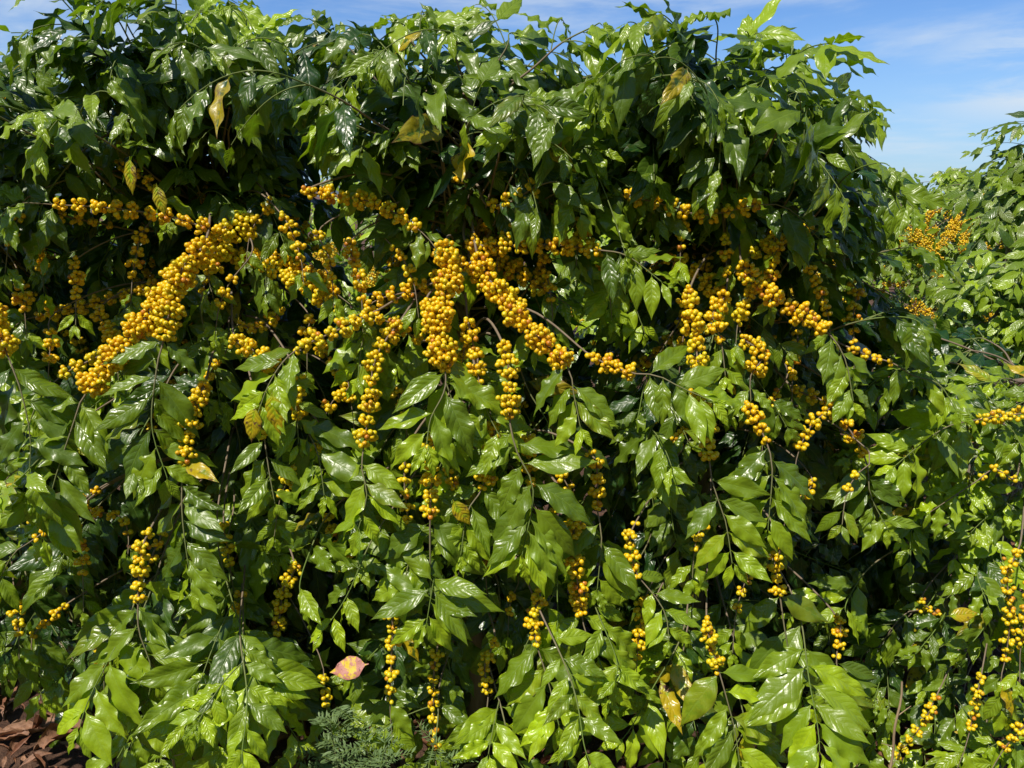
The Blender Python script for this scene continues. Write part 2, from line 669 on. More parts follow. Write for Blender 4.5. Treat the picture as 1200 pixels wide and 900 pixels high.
def bush_for(x, lim=1.02):
    if x > lim:
        return bushes['E']
    return min((bushes[k] for k in 'ABCD'), key=lambda b: abs(b.x - x - R.uniform(-.12, .12)))


SUNV = Vector((-.62, -.78, 0)).normalized() * math.cos(math.radians(58)) + UP * math.sin(math.radians(58))
STR = []



def make_branch(tip, bush=None, hang=.25, out=.5, size=.115, young=.3, droop=.5, nleaf=.30, facing=None,
                bz=None, bfrac=None, brad=.02, sick=.02, tipup=False, z0=None, gap=.042, spread=.8, shoots=1, rise=None, inner=False):
    """a branch from the trunk that arches over and ends at tip; leaves on the last nleaf metres"""
    b = bush or bush_for(tip.x)
    zt = z0 if z0 is not None else min(b.h - .04, tip.z + hang + R.uniform(.05, .22))
    P0 = b.trunk_at(zt)
    P3 = tip
    hor = Vector((P3.x - P0.x, P3.y - P0.y, 0))
    P1 = P0 + hor * .35 + UP * (R.uniform(.05, .16) if rise is None else rise)
    P2 = P3 - hor * R.uniform(.10, .24) + UP * hang * R.uniform(.75, 1.1) + (Vector((R.gauss(0, .09), 0, 0)) if b.fine and tip.z < 1.4 else Vector((0, 0, 0)))
    path = []
    n = 44
    for i in range(n + 1):
        t = i / n
        path.append((1 - t) ** 3 * P0 + 3 * (1 - t) ** 2 * t * P1 + 3 * (1 - t) * t * t * P2 + t ** 3 * P3)
    # a little wander
    ph, am = R.random() * 6, .008
    path = [p + Vector((math.sin(ph + i * .35), math.cos(ph * 1.7 + i * .3), 0)) * am * (i / n) for i, p in enumerate(path)]
    L = 0
    i0 = n
    while i0 > 2 and L < nleaf:
        L += (path[i0] - path[i0 - 1]).length
        i0 -= 1
    if facing is None:
        facing = Vector((R.gauss(0, .25), -R.uniform(.5, 1.0), R.uniform(.5, 1.0))).normalized()
    lv = spray(path, i0, n, facing, size, young, droop, gap, sick, tipup, spread)
    sh = []
    for q in range(shoots):
        i = int(n * R.uniform(.45, .88))
        tt = (path[i + 1] - path[i - 1]).normalized()
        sd_ = tt.cross(facing).normalized() * R.choice((-1, 1))
        d = (sd_ * R.uniform(.6, 1) + tt * R.uniform(.3, .9) + facing * R.uniform(-.2, .4) + UP * R.uniform(-.2, .3)).normalized()
        Lq = R.uniform(.10, .22)
        P = [path[i] + d * Lq * j / 9 + DOWN * Lq * .45 * (j / 9) ** 2 * min(1.5, droop + .4) for j in range(10)]
        sh.append(P)
        lv += spray(P, 1, 9, (facing + rv(.2)).normalized(), size * R.uniform(.75, 1.0), min(1, young * R.uniform(.7, 1.5)), droop, gap, sick, tipup, spread)
    if b.fine and tip.y < 1.72:
        n0 = len(lv)
        lv = thin(lv)
        if len(lv) < (.8 if tip.z < 1.45 else .45) * n0:
            return path
    bl = []
    if bfrac:
        a = max(4, int(i0 - bfrac * n))
        bl.append(berries(path, a, i0, brad, .8, nodal=.75))
    b.branch(path, lv, bl, shoots=sh, inner=inner)
    return path


# hero strands read from the photograph: strand points (px, py), depth, radius, tail points with leaves
# (strand, Y0, Y1, radius, nodal, tail, leaf size, young)
HERO = [
    ([(240, 285), (205, 330), (165, 380), (100, 462)], 1.62, 1.50, .034, .15, [(85, 500), (62, 570), (50, 630)], .13, .42),
    ([(222, 300), (205, 340), (192, 398)], 1.58, 1.52, .026, .2, [(184, 430), (178, 500), (196, 560)], .125, .30),
    ([(262, 268), (190, 252), (120, 243), (62, 240)], 1.68, 1.60, .017, .45, [(40, 238), (15, 240), (-5, 262)], .10, .35),
    ([(-60, 330), (-15, 360), (8, 415)], 1.60, 1.50, .026, .3, [(25, 460), (36, 520), (30, 590)], .12, .22),
    ([(200, 330), (130, 350), (40, 372)], 1.78, 1.72, .016, .6, [(20, 380), (-10, 420)], .10, .15),
    ([(150, 400), (100, 425), (70, 442)], 1.66, 1.60, .017, .5, [(45, 470), (30, 510)], .10, .25),
    ([(225, 290), (290, 305), (340, 325), (400, 365)], 1.76, 1.68, .021, .35, [(425, 400), (440, 450)], .10, .2),
    ([(285, 300), (330, 300), (370, 325), (395, 345)], 1.74, 1.70, .018, .35, [(415, 360)], .08, .2),
    ([(440, 365), (400, 385), (345, 412)], 1.58, 1.50, .018, .35, [(318, 445), (300, 490)], .11, .75),
    ([(275, 395), (300, 412), (325, 435)], 1.58, 1.54, .020, .45, [(345, 470), (350, 520)], .10, .5),
    ([(350, 440), (345, 465), (352, 490)], 1.56, 1.52, .019, .5, [(372, 530), (380, 580)], .12, .3),
    ([(300, 470), (306, 490), (310, 515)], 1.52, 1.50, .015, .5, [(315, 550), (322, 590)], .10, .3),
    ([(560, 300), (500, 335), (445, 350), (430, 362)], 1.66, 1.60, .020, .6, [(415, 372)], .08, .3),
    ([(500, 400), (460, 380), (440, 375)], 1.64, 1.60, .017, .6, [(425, 400), (420, 440)], .11, .55),
    ([(520, 290), (528, 320), (515, 375), (522, 435)], 1.60, 1.50, .033, .10, [(520, 460), (505, 490), (500, 520)], .15, .42),
    ([(500, 350), (508, 385), (512, 420)], 1.58, 1.52, .020, .3, [(525, 455), (540, 500)], .13, .55),
    ([(512, 505), (507, 540), (504, 605)], 1.50, 1.46, .021, .40, [(505, 700), (508, 680), (500, 730)], .14, .5),
    ([(548, 285), (600, 288), (650, 287), (702, 293)], 1.66, 1.60, .019, .35, [(735, 300), (775, 330)], .11, .3),
    ([(560, 300), (585, 345), (620, 385), (664, 428)], 1.62, 1.48, .023, .25, [(672, 460), (680, 500)], .11, .4),
    ([(555, 320), (600, 350), (612, 380)], 1.66, 1.60, .022, .4, [(625, 410)], .09, .4),
    ([(548, 375), (556, 410), (562, 450)], 1.56, 1.52, .018, .4, [(570, 480), (590, 520)], .11, .3),
    ([(588, 400), (597, 440), (597, 490)], 1.54, 1.48, .021, .4, [(606, 530), (625, 575), (612, 650)], .14, .5),
    ([(575, 490), (580, 520), (565, 572)], 1.54, 1.49, .020, .4, [(548, 600), (540, 650)], .11, .5),
    ([(470, 375), (440, 420), (434, 470), (426, 525)], 1.60, 1.48, .020, .45, [(424, 550), (430, 580), (420, 620)], .11, .85),
    ([(480, 520), (474, 560), (478, 612)], 1.52, 1.48, .014, .8, [(480, 650), (470, 700)], .11, .45),
    ([(560, 470), (540, 420), (545, 400)], 1.60, 1.56, .016, .5, [(540, 440)], .08, .3),
    ([(240, 450), (224, 490), (216, 545)], 1.56, 1.49, .020, .3, [(213, 575), (215, 620), (225, 690)], .13, .30),
    ([(360, 222), (400, 230), (445, 240), (492, 270)], 1.66, 1.60, .017, .4, [(510, 290)], .08, .1),
    ([(570, 240), (600, 236), (630, 218)], 1.66, 1.62, .018, .75, [(660, 215), (680, 250)], .11, .2),
    ([(735, 225), (780, 240), (825, 252), (890, 240)], 1.68, 1.62, .017, .65, [(925, 245), (960, 280)], .11, .2),
    ([(870, 310), (890, 335), (925, 360), (968, 388)], 1.62, 1.54, .021, .3, [(990, 420), (1000, 470)], .10, .35),
    ([(808, 340), (812, 380), (820, 440), (831, 538)], 1.60, 1.47, .021, .35, [(836, 570), (850, 610), (858, 660)], .115, .5),
    ([(850, 345), (835, 370), (845, 400)], 1.62, 1.58, .020, .5, [(850, 440)], .09, .3),
    ([(870, 395), (895, 415), (880, 440)], 1.60, 1.56, .020, .5, [(880, 470)], .10, .3),
    ([(875, 470), (885, 490), (898, 518)], 1.54, 1.50, .018, .45, [(905, 550), (900, 620)], .12, .35),
    ([(690, 415), (720, 430), (745, 438)], 1.56, 1.50, .018, .5, [(770, 440), (800, 455), (835, 470)], .115, .5),
    ([(930, 455), (965, 470), (990, 495), (1015, 540)], 1.72, 1.62, .018, .5, [(1020, 580), (1040, 620)], .11, .3),
    ([(990, 405), (1020, 418), (1045, 425)], 1.68, 1.64, .014, .5, [(1070, 440), (1100, 450), (1120, 480)], .10, .6),
    ([(1260, 470), (1200, 484), (1145, 492)], 1.80, 1.70, .016, .7, [(1110, 500), (1080, 520), (1050, 545)], .12, .7),
    ([(175, 622), (165, 660), (162, 705)], 1.50, 1.46, .017, .6, [(163, 740), (178, 790), (165, 850)], .13, .5),
    ([(345, 660), (332, 690), (326, 742)], 1.60, 1.56, .018, .5, [(324, 770), (330, 830)], .12, .15),
    ([(262, 605), (266, 640), (270, 668)], 1.66, 1.62, .016, .6, [(275, 700)], .10, .1),
    ([(465, 690), (460, 750), (457, 822)], 1.47, 1.45, .016, .85, [(460, 870)], .09, .4),
    ([(515, 745), (508, 800), (510, 880)], 1.52, 1.49, .014, .9, [(512, 910)], .08, .3),
    ([(580, 745), (568, 780), (572, 812)], 1.52, 1.49, .017, .7, [(570, 840), (572, 870), (575, 900)], .12, .65),
    ([(632, 690), (624, 720), (630, 758)], 1.50, 1.46, .017, .4, [(640, 790), (648, 820), (655, 850)], .145, .85),
    ([(668, 590), (672, 640), (682, 722)], 1.52, 1.47, .020, .5, [(690, 750), (705, 780), (712, 815)], .11, .65),
    ([(745, 612), (738, 640), (748, 676)], 1.52, 1.49, .015, .6, [(765, 695), (780, 720), (784, 750)], .09, .7),
    ([(690, 530), (700, 560), (700, 598)], 1.56, 1.52, .017, .5, [(705, 630), (700, 690)], .11, .3),
    ([(915, 630), (908, 660), (914, 698)], 1.56, 1.52, .017, .5, [(920, 740), (930, 790), (945, 830)], .13, .55),
    ([(828, 725), (835, 760), (843, 788)], 1.48, 1.45, .016, .5, [(852, 820), (862, 860), (868, 905)], .13, .8),
    ([(975, 715), (985, 745), (980, 770)], 1.66, 1.62, .017, .6, [(985, 800), (1000, 850)], .12, .3),
    ([(100, 590), (140, 605), (150, 625)], 1.62, 1.58, .014, .7, [(150, 650)], .10, .2),
    ([(120, 570), (85, 598), (40, 632)], 1.64, 1.58, .013, .7, [(15, 650), (-5, 690)], .11, .3),
    ([(90, 700), (60, 725), (38, 745)], 1.62, 1.58, .013, .7, [(40, 780), (50, 820)], .11, .3),
    ([(540, 170), (535, 215), (542, 250)], 1.78, 1.74, .012, .7, [(545, 265)], .07, .2),
    ([(140, 190), (165, 205), (190, 232)], 1.76, 1.72, .013, .7, [(200, 260)], .08, .4),
    ([(950, 262), (925, 275), (880, 300)], 1.72, 1.70, .016, .6, [(860, 320)], .09, .3),
    ([(640, 600), (655, 590), (668, 600)], 1.60, 1.58, .013, .8, [(675, 640)], .08, .3),
    ([(295, 255), (260, 280), (245, 320)], 1.74, 1.66, .028, .3, [(250, 350)], .08, .2),
    ([(560, 260), (580, 300), (640, 340)], 1.78, 1.70, .024, .4, [(670, 360)], .09, .2),
    ([(780, 300), (830, 330), (850, 380)], 1.76, 1.68, .022, .5, [(860, 420)], .09, .2),
    ([(330, 360), (300, 385), (280, 380)], 1.72, 1.68, .016, .5, [(260, 400)], .09, .2),
    ([(750, 430), (800, 380), (830, 300)], 1.85, 1.8, .018, .6, [(840, 280)], .07, .1),
]
for H_ in HERO:
    st, Y0, Y1, rad, nod, tail, size, yg = H_
    n = len(st)
    pts = [at(x, y, Y0 + (Y1 - Y0) * i / max(1, n - 1)) for i, (x, y) in enumerate(st)]
    for i, (x, y) in enumerate(tail):
        pts.append(at(x, y, Y1 - .02 * (i + 1)))
    mid = pts[0]
    b = bush_for(mid.x)
    if (pts[0].z - pts[-1].z) > .06 or rad > .01:
        base = b.trunk_at(min(b.h - .05, pts[0].z + R.uniform(-.06, .10)))
    full = [base, base.lerp(pts[0], .55) + UP * .05] + pts
    path, mk = catmull(full)
    i0, i1 = mk[2], mk[2 + n - 1]
    STR += [tuple(path[i]) + (rad,) for i in range(i0, i1 + 1, 2)] if Y1 < 1.72 else []
    fac = Vector((R.gauss(-.05, .2), -.8, .75)).normalized()
    lv = spray(path, max(3, i1 - 1), len(path) - 1, fac, size * 1.0, .10 + yg * .9, .3, .029, .008, spread=.95)
    dr = 1.0 if nod < .6 else .7
    bb = berries(path, i0, i1, rad * (1.1 if rad < .03 else .86), 1.9 * dr, ripe=R.uniform(.2, .75), nodal=nod)
    b.branch(path, lv, [bb], green_from=(i1 / len(path)), r0=.0036)

# smaller clusters half hidden in the shade of the crown
SC = [(20, 260), (45, 300), (90, 330), (25, 340), (160, 300), (130, 390), (60, 400), (300, 260), (345, 280), (270, 330), (385, 300), (420, 320), (250, 430), (360, 390),
      (400, 440), (470, 300), (600, 265), (640, 320), (680, 270), (700, 300), (800, 270), (850, 290), (905, 300), (870, 360), (800, 400), (930, 420), (860, 440), (905, 470),
      (960, 340), (1000, 370), (390, 470), (345, 550), (470, 470), (530, 560), (620, 540), (660, 560), (775, 470), (790, 520), (950, 500), (1000, 560), (930, 590), (820, 620),
      (30, 590), (95, 640), (20, 720), (280, 700), (400, 640), (560, 640), (600, 700), (870, 690), (120, 760), (380, 800), (750, 740)]
for q, (x, y) in enumerate(SC):
    Y = R.uniform(1.60, 1.72) if y < 480 else R.uniform(1.50, 1.62)
    a_ = R.uniform(-.9, .9)
    dy = R.uniform(22, 45)
    pts = [at(x - math.sin(a_) * dy, y - dy, Y + .03), at(x, y, Y), at(x + math.sin(a_) * dy * .5, y + dy * .8, Y - .02), at(x + math.sin(a_) * dy * .7, y + dy * 1.8, Y - .04)]
    b = bush_for(pts[0].x)
    base = b.trunk_at(min(b.h - .05, pts[0].z + .05))
    path, mk = catmull([base, base.lerp(pts[0], .6) + UP * .04] + pts)
    rad = R.uniform(.013, .020)
    lv = spray(path, mk[4] + 1, len(path) - 1, Vector((R.gauss(0, .3), -.7, .8)), R.uniform(.07, .11), R.uniform(.1, .7), .4, .03, .02)
    b.branch(path, lv, [berries(path, mk[2] if q % 3 else mk[3] - 2, mk[4], rad, 1.4, ripe=R.uniform(.3, .7), nodal=R.uniform(.3, .8))], green_from=.9, r0=.003)

# the twigs with berries at the right edge and lower right corner (bush E)
E = bushes['E']
for st, Y, rad, tail, yg in [
    ([(1195, 640), (1180, 670), (1184, 720), (1178, 775)], 1.62, .017, [(1172, 800), (1180, 840)], .4),
    ([(1215, 650), (1205, 700), (1196, 760)], 1.60, .018, [(1195, 800)], .4),
    ([(1150, 790), (1142, 830), (1136, 858)], 1.60, .015, [(1130, 880), (1120, 905)], .5),
    ([(1100, 810), (1080, 850), (1050, 888)], 1.64, .017, [(1040, 910)], .4),
    ([(1210, 830), (1190, 860), (1175, 880)], 1.58, .017, [(1160, 905)], .4),
    ([(1080, 700), (1100, 720), (1070, 715)], 1.80, .010, [(1050, 730), (1030, 760)], .3),
    ([(1190, 560), (1165, 548), (1150, 560)], 1.72, .013, [(1120, 580), (1090, 600)], .6),
]:
    pts = [at(x, y, Y) for x, y in st] + [at(x, y, Y - .03) for x, y in tail]
    base = E.trunk_at(min(E.h - .05, pts[0].z + .03))
    path, mk = catmull([base, base.lerp(pts[0], .6) + UP * .05] + pts)
    STR += [tuple(path[i]) + (rad,) for i in range(mk[2], mk[1 + len(st)] + 1, 2)]
    lv = spray(path, mk[1 + len(st)] + 1, len(path) - 1, Vector((-.1, -.7, .8)), .10, yg, .4, .035, .08)
    E.branch(path, lv, [berries(path, mk[2], mk[1 + len(st)], rad, .8, .35, .7)], green_from=.95)


STR = np.array(STR)
CAMP = np.array([0, 0, CAMH])
SUNA = np.array(SUNV)
TOCAM = CAMP[None] - STR[:, :3]
TOCAM /= np.linalg.norm(TOCAM, axis=1, keepdims=True)


def thin(recs):
    """drop most blades that cover a berry strand from the camera or the sun"""
    out = []
    for r in recs:
        p, l = np.array(r[0:3]), np.array(r[3:6])
        hide = shade = False
        for f in (.25, .6, .95):
            d = (p + l * r[9] * f)[None] - STR[:, :3]
            for dirs, lim, what in ((TOCAM, .6, 0), (SUNA[None], .5, 1)):
                al = np.sum(d * dirs, 1)
                di = np.linalg.norm(d - al[:, None] * dirs, axis=1)
                hit = np.any((al > -.01) & (al < lim) & (di < STR[:, 3] + (.022 if what == 0 else .012)))
                if hit and what == 0:
                    hide = True
                elif hit:
                    shade = True
        if hide and R.random() < .88:
            continue
        if shade and not hide and R.random() < .72:
            continue
        out.append(r)
    return out


# ---- filling sprays: tips spread over the face of the row
def face_depth(px, py):
    y = 1.60
    if py < 300:
        y = 1.64 + .10 * max(0, (120 - py) / 120)
    elif py < 430:
        y = 1.64
    else:
        y = 1.60 - .20 * min(1, (py - 430) / 300)
    if py > 250:
        y += .08 * (math.sin(px * .033 + py * .008 + 1) + math.sin(px * .019 - py * .023))
    if px > 1010:
        y += .28 * min(1, (px - 1010) / 60)
    return y


SIL = [(-80, 60), (0, 55), (25, 20), (60, -20), (270, -10), (285, 22), (400, 22), (440, 14), (540, 18), (620, 48), (700, 38), (735, 12),
       (800, 14), (850, 22), (880, 45), (930, 68), (980, 60), (1010, 95), (1035, 145), (1055, 200), (1080, 270)]


def sil(px):
    return float(np.interp(px, [a for a, _ in SIL], [b for _, b in SIL]))


# crown: leaves that hang from arching top shoots
px = -90
while px < 1075:
    for row in range(4):
        x = px + R.uniform(-22, 22)
        s0 = sil(x)
        y = s0 + (6, 60, 125, 195)[row] + R.uniform(-16, 18)
        if x > 960 and row == 3:
            continue
        Y = (R.uniform(1.60, 1.95), R.uniform(1.40, 1.7), R.uniform(1.48, 1.68), R.uniform(1.54, 1.72))[row]
        if row == 3 and R.random() < .35:
            continue
        tip = at(x, y, Y)
        b = bush_for(tip.x, 1.4) if x > 900 else bush_for(tip.x)
        if x > 960:
            b = bushes['D']
        make_branch(tip, b, hang=.03 if row == 0 else .05, rise=R.uniform(-.02, .06), size=R.uniform(.115, .155), young=R.choice((.03, .10, .22, .45)) * (1.3 if row == 0 else .75), shoots=2,
                    droop=R.uniform(.5, 1.1), nleaf=R.uniform(.15, .26), tipup=(row == 0 and R.random() < .6),
                    facing=Vector((R.gauss(0, .35), -R.uniform(.2, .8), R.uniform(.6, 1.0))), z0=min(b.h - .05, tip.z - R.uniform(.05, .35)), gap=.031,
                    bfrac=.15 if (row == 3 and R.random() < .4) else None, brad=.015)
    px += 46
# back half of the crown, towards the next alley
for k in range(95):
    x = R.uniform(-1.9, 1.10)
    tip = Vector((x, R.uniform(2.15, 2.6), R.uniform(.6, 1.62)))
    q, _ = to_px(tip)
    if q > 1000:
        continue
    zt = to_px(tip)[1]
    if zt < sil(q) + 40:
        tip.z -= .15
    if 330 < q < 480 and 240 < zt < 350:
        continue
    make_branch(tip, bush_for(x, 1.4) if x < .9 else bushes['D'], hang=.12, size=.14, young=.2, droop=.6, nleaf=.42, shoots=2, inner=True,
                facing=Vector((R.gauss(0, .3), .6, .8)), gap=.05)
# inside of the crown, leaf tint darkened to deepen the shade
for k in range(150):
    X = R.uniform(-100, 1020)
    lo_ = max(40, sil(X) + 48)
    Yp = R.uniform(lo_, max(lo_ + 20, 235))
    if 330 < X < 480 and Yp > 215:
        continue
    tip = at(X, Yp, R.uniform(1.75, 2.15))
    b = bush_for(tip.x) if X < 900 else bushes['D']
    make_branch(tip, b, inner=True, hang=.04, rise=.02, size=.13, young=R.choice((0, .1)), droop=.8, nleaf=.3, shoots=2, gap=.036,
                facing=Vector((R.gauss(0, .4), -.4, .8)), z0=min(b.h - .05, tip.z - R.uniform(.0, .3)))
# middle and lower sprays
for row, (py, step, prob) in enumerate([(300, 120, .35), (375, 110, .45), (445, 74, .74), (505, 64, .74), (562, 70, .74), (620, 70, .74), (678, 70, .74),
                                        (736, 70, .74), (796, 70, .74), (858, 70, .74), (915, 60, .9)]):
    x = -70 + (row % 2) * 30
    while x < 1010:
        if R.random() < prob:
            X, Yp = x + R.uniform(-24, 24), py + R.uniform(-26, 26)
            if not (X < 75 and Yp > 850) and not (360 < X < 470 and Yp > 860):
                Y = face_depth(X, Yp) + R.uniform(-.07, .10)
                tip = at(X, Yp, Y)
                tone = R.random()
                if X > 600:
                    tone += .05
                young = .08 if tone < .28 else (.34 if tone < .52 else (.72 if tone < .80 else 1.0))
                tw = R.gauss(-.05, .35)
                make_branch(tip, hang=R.uniform(.07, .24), size=R.choice((.095, .105, .115, .125, .14, .155)), young=young, droop=R.uniform(.05, .45),
                            nleaf=R.uniform(.26, .42), sick=.010, shoots=R.choice((0, 1, 1, 2)), facing=Vector((tw, -R.uniform(.6, 1.0), R.uniform(.4, .9))), gap=R.uniform(.028, .037),
                            bfrac=.14 if R.random() < .22 else None, brad=.015)
        x += step
# inner sprays behind the face, shade put into a darker leaf colour
for k in range(190):
    X, Yp = R.uniform(-80, 960), R.uniform(200, 900)
    if 330 < X < 480 and 225 < Yp < 360:
        continue
    fruit = 200 < Yp < 560 and R.random() < .8
    if X < 110 and Yp > 820:
        continue
    tip = at(X, Yp, R.uniform(1.80, 2.08))
    make_branch(tip, inner=True, hang=.15, size=.115, young=.02, droop=.6, nleaf=.16 if fruit else .45, shoots=0 if fruit else 2, facing=Vector((R.gauss(0, .4), -.5, .8)),
                bfrac=.35 if fruit else None, brad=.022)
# the hollow between bushes D and E, its leaves coloured dark as shade
for k in range(50):
    X, Yp = R.uniform(900, 1110), R.uniform(400, 860)
    make_branch(at(X, Yp, R.uniform(2.15, 2.5)), E if k % 2 else bushes['D'], inner=True, hang=.12, size=.14, young=.0, droop=.6, nleaf=.45, shoots=2,
                facing=Vector((R.gauss(0, .4), -.5, .8)), z0=None)
# leafy heart of the row: short shoots round the trunks, darkest leaf colour for shade
for k in range(210):
    X, Yp = R.uniform(-100, 1000), R.uniform(380, 870)
    if X < 110 and Yp > 810:
        continue
    make_branch(at(X, Yp, R.uniform(1.95, 2.4)), None if X < 900 else bushes['D'], inner=True, hang=.1, size=.14, young=.0, droop=.4, nleaf=.5, shoots=2,
                facing=Vector((R.gauss(0, .3), -.8, .6)))
# bush E
for py in (450, 485, 520, 570, 620, 670, 720, 770, 820, 870, 915):
    x = 1000 + R.uniform(0, 30) + (60 if 560 < py < 680 else 0)
    while x < 1290:
        X, Yp = x + R.uniform(-20, 20), py + R.uniform(-18, 18)
        Y = 1.95 - .25 * (py - 420) / 500 - .12 * min(1, max(0, (X - 1050) / 150)) + R.uniform(-.06, .08)
        make_branch(at(X, Yp, Y), E, rise=-.02, hang=R.uniform(.06, .15), size=R.uniform(.085, .12), young=R.choice((.1, .3, .6, .85)), droop=R.uniform(.0, .5),
                    nleaf=R.uniform(.14, .26), sick=.06, facing=Vector((R.gauss(-.1, .3), -R.uniform(.4, .9), R.uniform(.6, 1.0))))
        x += 60
# a few dark leaves held over the gap right of bush D
for (x, y, Y) in [(1085, 296, 1.75), (1045, 300, 1.8), (1005, 285, 1.8), (1010, 250, 1.8)]:
    make_branch(at(x, y, Y), bushes['D'], hang=.04, size=.13, young=.12, droop=.35, nleaf=.2, facing=Vector((.2, -.1, 1)), z0=1.35 + R.uniform(-.1, .1))

for b_ in bushes.values():
    b_.close()

# ------------------------------------------------------------------ rows behind
GB = 'coffee bushes of the rows behind'


def back_bush(x, y, h, label, nb=46, wid=.62, size=.12, ypref=.35, berries_p=.3, lo=.2, fruit=0):
    b = Bush(x, y, h, label, GB, fine=False)
    for k in range(nb):
        f = (k + R.random()) / nb
        z = lo + (h - lo) * f ** .8
        az = R.uniform(0, 2 * PI) if R.random() < .45 else R.uniform(PI * 1.05, PI * 1.95)
        r = wid * (1.0 - .62 * max(0, (z / h - .45) / .55) ** 1.6) * R.uniform(.75, 1.1)
        out_ = Vector((math.cos(az), math.sin(az), 0))
        tip = Vector((x, y, z)) + out_ * r
        hang = .16 if z < h * .75 else .04
        make_branch(tip, b, hang=hang, size=size * R.uniform(.85, 1.15), young=R.uniform(.1, ypref + .35), droop=R.uniform(.2, .9), nleaf=R.uniform(.35, .55),
                    facing=(out_ * .5 + Vector((-.2, -.35, 0)) + UP * R.uniform(.5, 1)), gap=.055, shoots=2, bfrac=.2 if R.random() < berries_p else None, brad=.022,
                    z0=min(h - .05, z + hang * .6), tipup=z > h * .8)
    for k in range(fruit):
        az = R.uniform(PI * 1.1, PI * 1.9)
        out_ = Vector((math.cos(az), math.sin(az), 0))
        tip = Vector((x, y, R.uniform(.45, h * .82))) + out_ * wid * R.uniform(.95, 1.15)
        make_branch(tip, b, hang=R.uniform(.1, .25), size=.09, young=.3, droop=.5, nleaf=.05, facing=out_ + UP, shoots=0, bfrac=.34, brad=.030)
    return b


k = 0
for x in np.arange(-2.9, 4.4, .72):
    xx = x + R.uniform(-.08, .08)
    right = xx > 1.2
    lab = ('sunlit coffee bush of the second row, seen in the gap at the right' if right else
           'coffee bush of the second row, glimpsed between the stems of the near bushes')
    if True:
        back_bush(xx, 4.9 + R.uniform(-.1, .1), R.uniform(1.46, 1.62) if right else 1.6, lab, 58 if right else 44, .70, .10 if right else .15, -.02 if right else .6, .7 if right else .3, fruit=18 if right else 3)
back_bush(2.37, 3.55, 1.84, 'tall dark coffee bush against the sky at the right edge, with narrow leaf tiers', 80, .45, .12, -.28)
for x in np.arange(-3.4, 7.4, .95):
    back_bush(x, 7.6 + R.uniform(-.1, .1), R.uniform(1.45, 1.7), 'small distant coffee bush of the third row under the horizon', 48, .7, .14, .5, .15)
for x in np.arange(3.2, 10.5, 1.1):
    back_bush(x, 11.2, R.uniform(1.5, 1.7), 'tiny distant coffee bush of the fourth row under the horizon', 30, .8, .17, .5, .1)
# the shoulder-high bush just beyond the gap, arching leaves in half shade
back_bush(2.10, 3.3, 1.34, 'coffee bush with broad arching leaves right behind the gap, below the distant hill', 34, .36, .12, .3, .1, .3)

# ------------------------------------------------------------------ ground, litter, hill
n = 90
xs = np.concatenate([-np.geomspace(900, 4, 14), np.linspace(-3.5, 4.5, 60), np.geomspace(5, 900, 14)])
ys = np.concatenate([np.linspace(-3, 8, 70), np.geomspace(9, 2500, 24)])
GX, GY = np.meshgrid(xs, ys, indexing='ij')


def gz(x, y):
    near = np.clip((9 - np.abs(y)) / 6, 0, 1)
    z = near * (.025 * np.sin(x * 2.1 + .4) * np.cos(y * 1.7) + .012 * np.sin(x * 9 + y * 5) + .008 * np.sin(x * 17 - y * 13))
    z = z + near * .05 * np.exp(-((y - 2.0) / .5) ** 2)
    return z - np.clip(y - 9, 0, 1e9) * .004


GZ = gz(GX, GY)
V = np.stack([GX, GY, GZ], -1).reshape(-1, 3)
a, bq = np.meshgrid(np.arange(len(xs) - 1), np.arange(len(ys) - 1), indexing='ij')
a = (a * len(ys) + bq).ravel()
g = link_mesh('ground', V, np.stack([a, a + len(ys), a + len(ys) + 1, a + 1], 1), M_SOIL)
g['kind'] = 'structure'
hx = np.linspace(-1400, 1900, 120)
hy = np.array([1100, 1350, 1700, 2100])
HX, HY = np.meshgrid(hx, hy, indexing='ij')
ridge = 26 + 16 * np.sin(HX * .004 + 1) + 9 * np.sin(HX * .013) + 4 * np.sin(HX * .03)
HZ = -20 + ridge * np.array([0, .75, 1.45, .4])[None]
a, bq = np.meshgrid(np.arange(len(hx) - 1), np.arange(3), indexing='ij')
a = (a * 4 + bq).ravel()
hl = link_mesh('hills', np.stack([HX, HY, HZ], -1).reshape(-1, 3), np.stack([a, a + 4, a + 5, a + 1], 1), M_HILL)
hl['kind'] = 'structure'

recs = []
for k in range(5200):
    x, y = R.uniform(-2.2, 2.6), R.uniform(1.2, 3.2)
    z = float(gz(x, y)) + R.uniform(.004, .03)
    az = R.uniform(0, 2 * PI)
    recs.append(leaf_rec(Vector((x, y, z)), Vector((math.cos(az), math.sin(az), R.uniform(-.15, .3))), (UP + rv(.4)), R.uniform(.03, .09), young=0,
                         bend=R.uniform(-1.2, 2.2), fold=R.uniform(.3, 2.2), wave=R.uniform(.05, .2)))
lt = leaf_mesh('leaf_litter', recs, None, 6, 4, M_DRY)
lt['kind'] = 'stuff'
set_thing(lt, 'brown dry fallen leaves covering the soil under the bushes', 'leaf litter')


